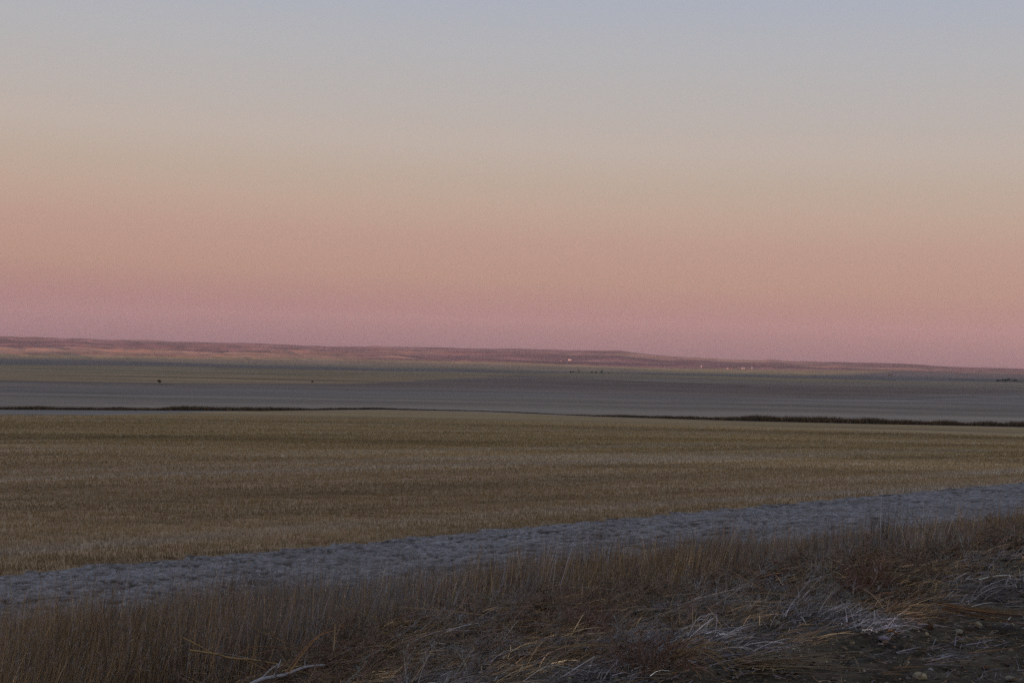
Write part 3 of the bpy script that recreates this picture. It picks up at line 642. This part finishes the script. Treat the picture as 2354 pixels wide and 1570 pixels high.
# lone stalks standing above the verge grass
ST = [(30, 1470, 20, 1285, 'leaning pale grass stalk at the left edge'), (98, 1560, 98, 1372, 'straight greenish grass stalk second from the left edge'), (170, 1568, 166, 1432, 'straight whitish grass stalk third from the left edge'),
      (205, 1560, 212, 1450, 'short pale grass stalk right of the whitish stalk'), (300, 1500, 305, 1420, 'thin grey stalk left of the yellow twigs'), (408, 1420, 411, 1366, 'stalk with a yellow seed head above the yellow twigs'),
      (532, 1480, 526, 1378, 'thick golden grass stalk above the yellow twigs'), (920, 1400, 908, 1342, 'leaning tan stalk near the bottom centre')]
for k, (ax, ay, bx_, by_, lab) in enumerate(ST):
    g = ground_at(ax, min(ay, 1540)); d = g.y
    if k in (0, 5): d = 17.0
    p0 = at(ax, ay, d); p1 = at(bx_, by_, d); zz = zat(p0[0], p0[1]); p0[2] = min(p0[2], zz); 
    root = thing('grass_stalk', tuple(p0), label=lab, category='grass stalk', group='lone stalks above the verge grass')
    q0 = np.zeros(3); q1 = p1 - p0; mid = (q0 + q1) / 2 + np.array((.02, 0, 0)); c = (.27, .22, .15) if k != 1 else (.20, .19, .10)
    stems('stem', [([q0, mid, q1], .0042, .0022, c)], root)
    a = Acc(); m_ = 46; tt = rng.uniform(.78, 1.02, m_)[:, None]; base = q0 * (1 - tt) + q1 * tt
    cc = vary((.30, .21, .10) if k in (5, 6) else (.22, .20, .19), m_)
    a.add(*ribbons(base, np.stack([rng.normal(0, .45, m_), rng.normal(0, .45, m_), np.ones(m_)], 1), rng.uniform(.02, .05, m_), .004, np.zeros((m_, 3)), cc, cc, seg=1))
    obj('seed_head', a.mesh('seed_head'), M_blade, root)

# ------------------------------------------------------------------ far trees and shrubs
M_leaf = mat('dark_foliage', rough=.9, spec=.1); 
def plant(name, px, py, wpx, hpx, kind, lab, cat, grp=None, lobes=4, tone=(.045, .048, .035)):
    g = ground_at(px, py); d = g.length; w = wpx / F * d; h = hpx / F * d
    pr = dict(label=lab, category=cat)
    if grp: pr['group'] = grp
    root = thing(name, (g.x, g.y, g.z), **pr); r = np.random.default_rng(int(px * 7)); a = Acc()
    tr = [([np.zeros(3), np.array((r.normal(0, .03) * w, 0, h * .35)), np.array((r.normal(0, .05) * w, 0, h * .75))], w * .045, w * .015, (.06, .05, .04))]
    for i in range(5):
        t = r.uniform(.2, .5); e = np.array((r.normal(0, .28) * w, r.normal(0, .28) * w, h * r.uniform(.55, .9))); tr.append(([np.array((0, 0, h * t)), np.array((e[0] * .5, e[1] * .5, h * t + (e[2] - h * t) * .6)), e], w * .02, w * .008, (.06, .05, .04)))
    stems('trunk', tr, root)
    C_ = []
    for i in range(lobes): C_.append((np.array((r.uniform(-.32, .32) * w, r.uniform(-.3, .3) * w, h * r.uniform(.35, .78))), r.uniform(.16, .28)))
    n = 500; li = r.integers(0, lobes, n); dr = r.normal(size=(n, 3)); dr /= np.linalg.norm(dr, axis=1, keepdims=True); rad = r.random(n) ** .4
    cen = np.array([C_[i][0] for i in li]); rr_ = np.array([C_[i][1] for i in li]); p = cen + dr * (rad * rr_)[:, None] * np.array((w, w, h)); p[:, 2] = np.clip(p[:, 2], .05 * h, h)
    c = np.asarray(tone) * np.exp(r.normal(0, .35, (n, 1)))
    a.add(*ribbons(p, r.normal(size=(n, 3)), h * .10, w * .07, r.normal(0, .2, (n, 3)), c, c, seg=2))
    obj('crown', a.mesh('crown'), M_leaf, root)
plant('bush', 368, 881, 13, 9, 0, 'lone dark bush on the field edge at the left', 'bush', lobes=5, tone=(.035, .03, .022))
plant('bush', 718, 881, 4, 7, 0, 'tiny narrow bush on the same field edge right of the lone dark bush', 'bush', tone=(.035, .03, .022))
T = [(1312, 7, 4, 'leftmost'), (1318, 5, 6, 'second from the left'), (1330, 4, 8, 'third from the left, tall and narrow'), (1360, 5, 6, 'fourth from the left, after the gap'), (1370, 6, 5, 'fifth from the left, low and wide'), (1383, 5, 8, 'sixth from the left, dark'), (1399, 5, 3, 'rightmost and lowest')]
for k, (px, w, h, s) in enumerate(T): plant('tree', px, 858.5 if px > 1350 else 857, w, h, 0, 'small dark tree in the far shelterbelt, ' + s, 'tree', 'trees of the far shelterbelt', tone=(.04, .045, .04))
plant('bush', 2046, 865, 10, 5, 0, 'dark round thicket on the far slope at the right', 'bush', lobes=5, tone=(.03, .033, .03))
for k, (px, w, h, s) in enumerate([(2296, 14, 5, 'left part'), (2312, 20, 7, 'middle and largest part'), (2332, 14, 5, 'right part')]):
    plant('tree', px, 877, w, h, 0, 'dark grove at the far right edge of the fields, ' + s, 'tree', 'grove at the far right', lobes=7, tone=(.03, .035, .035))

# ------------------------------------------------------------------ far farm buildings
def flat(name, c, rough=.7): return mat(name, base=c, attr=False, rough=rough)
M_white = flat('white_paint', (.32, .30, .30)); M_dark = flat('dark_roof', (.07, .06, .06)); M_steel = flat('bin_steel', (.26, .26, .27), .5); M_brown = flat('brown_siding', (.13, .08, .06)); M_win = flat('window_glass', (.03, .03, .04), .2)
def box(name, x0, x1, y0, y1, z0, z1, m, parent):
    V = np.array([(a, b, c) for c in (z0, z1) for (a, b) in ((x0, y0), (x1, y0), (x1, y1), (x0, y1))]); Q = np.array([(3, 2, 1, 0), (4, 5, 6, 7), (0, 1, 5, 4), (1, 2, 6, 5), (2, 3, 7, 6), (3, 0, 4, 7)])
    return obj(name, make_mesh(name, V, quads=Q), m, parent)
def house(name, px, py, wpx, hpx, mw, mro, lab, cat='farm building', grp=None):
    g = ground_at(px, py); d = g.length; w = wpx / F * d; h = hpx / F * d
    pr = dict(label=lab, category=cat)
    if grp: pr['group'] = grp
    r = thing(name, (g.x, g.y, g.z - .6), **pr); dp = w * .7; e = h * .6 + .6
    box('wall', -w / 2, w / 2, 0, dp, 0, e, mw, r); o = .06 * w
    V = np.array([(-w / 2 - o, -o, e + .01), (w / 2 + o, -o, e + .01), (w / 2 + o, dp / 2, h + .6), (-w / 2 - o, dp / 2, h + .6), (-w / 2 - o, dp + o, e + .01), (w / 2 + o, dp + o, e + .01)])
    Q = np.array([(0, 1, 2, 3), (3, 2, 5, 4), (4, 5, 1, 0)]); Tt = np.array([(0, 3, 4), (1, 5, 2)]); obj('roof', make_mesh('roof', V, Q, Tt), mro, r)
    box('door', -w * .1, w * .08, -.05, .02, .6, .6 + (e - .6) * .75, M_dark if mw is not M_dark else M_white, r)
    for s_ in (-.35, .3): box('window', w * s_ - .05 * w, w * s_ + .05 * w, -.04, .02, .6 + (e - .6) * .4, .6 + (e - .6) * .75, M_win, r)
def grain_bin(px, py, wpx, hpx, lab):
    g = ground_at(px, py); d = g.length; R_ = wpx / F * d / 2; h = hpx / F * d; r = thing('grain_bin', (g.x, g.y, g.z - .4), label=lab, category='grain bin', group='white bins at the far farm'); k = 20
    def lathe(name, prof, m):
        V = np.array([(a * math.cos(2 * PI * j / k), a * math.sin(2 * PI * j / k), b) for a, b in prof for j in range(k)]); Q = np.array([(i * k + j, i * k + (j + 1) % k, (i + 1) * k + (j + 1) % k, (i + 1) * k + j) for i in range(len(prof) - 1) for j in range(k)]); obj(name, make_mesh(name, V, quads=Q, smooth=True), m, r)
    e = h * .72 + .4; lathe('wall', [(R_, 0), (R_, e * .33), (R_ * 1.01, e * .34), (R_, e * .35), (R_, e)], M_steel); lathe('roof', [(R_ * 1.05, e), (R_ * .5, e + h * .2), (.15, h + .4), (.01, h + .45)], M_steel)
house('barn', 1310, 829, 7, 3.4, M_white, M_white, 'bright white barn on the sunlit slope of the hills right of centre', 'barn')
house('shed', 1290, 830, 5, 1.8, M_white, M_dark, 'low pale shed left of the bright white barn', 'shed')
house('farmhouse', 1683, 848, 6, 3.2, M_brown, M_dark, 'dark brown farmhouse left of the two white bins', 'house')
house('shed', 1673, 848, 4, 3, M_white, M_brown, 'pale shed left of the dark brown farmhouse', 'shed')
grain_bin(1706, 848, 2.6, 3.2, 'left one of the paired white grain bins on the far plain'); grain_bin(1710.5, 848, 2.6, 3.2, 'right one of the paired white grain bins on the far plain')
grain_bin(1728.5, 848, 1.8, 4.6, 'tall narrow white bin standing apart right of the pair'); grain_bin(1612, 844, 2.2, 4, 'lone pale bin far left of the farmhouse')

# ------------------------------------------------------------------ haze
me = bpy.data.meshes.new('haze'); 
V = [(a, b, c) for c in (-60, 520) for (a, b) in ((-17000, -17000), (17000, -17000), (17000, 17500), (-17000, 17500))]
me.from_pydata(V, [], [(3, 2, 1, 0), (4, 5, 6, 7), (0, 1, 5, 4), (1, 2, 6, 5), (2, 3, 7, 6), (3, 0, 4, 7)])
mh = bpy.data.materials.new('haze'); mh.use_nodes = True; t = mh.node_tree; t.nodes.clear()
o_ = N('ShaderNodeOutputMaterial', t); pv = N('ShaderNodeVolumePrincipled', t); pv.inputs['Color'].default_value = (.84, .84, .97, 1); pv.inputs['Density'].default_value = 1.45e-5; pv.inputs['Anisotropy'].default_value = 0.0
t.links.new(pv.outputs[0], o_.inputs['Volume'])
obj('haze', me, mh, kind='stuff', label='thin lavender haze over the far plain', category='haze')
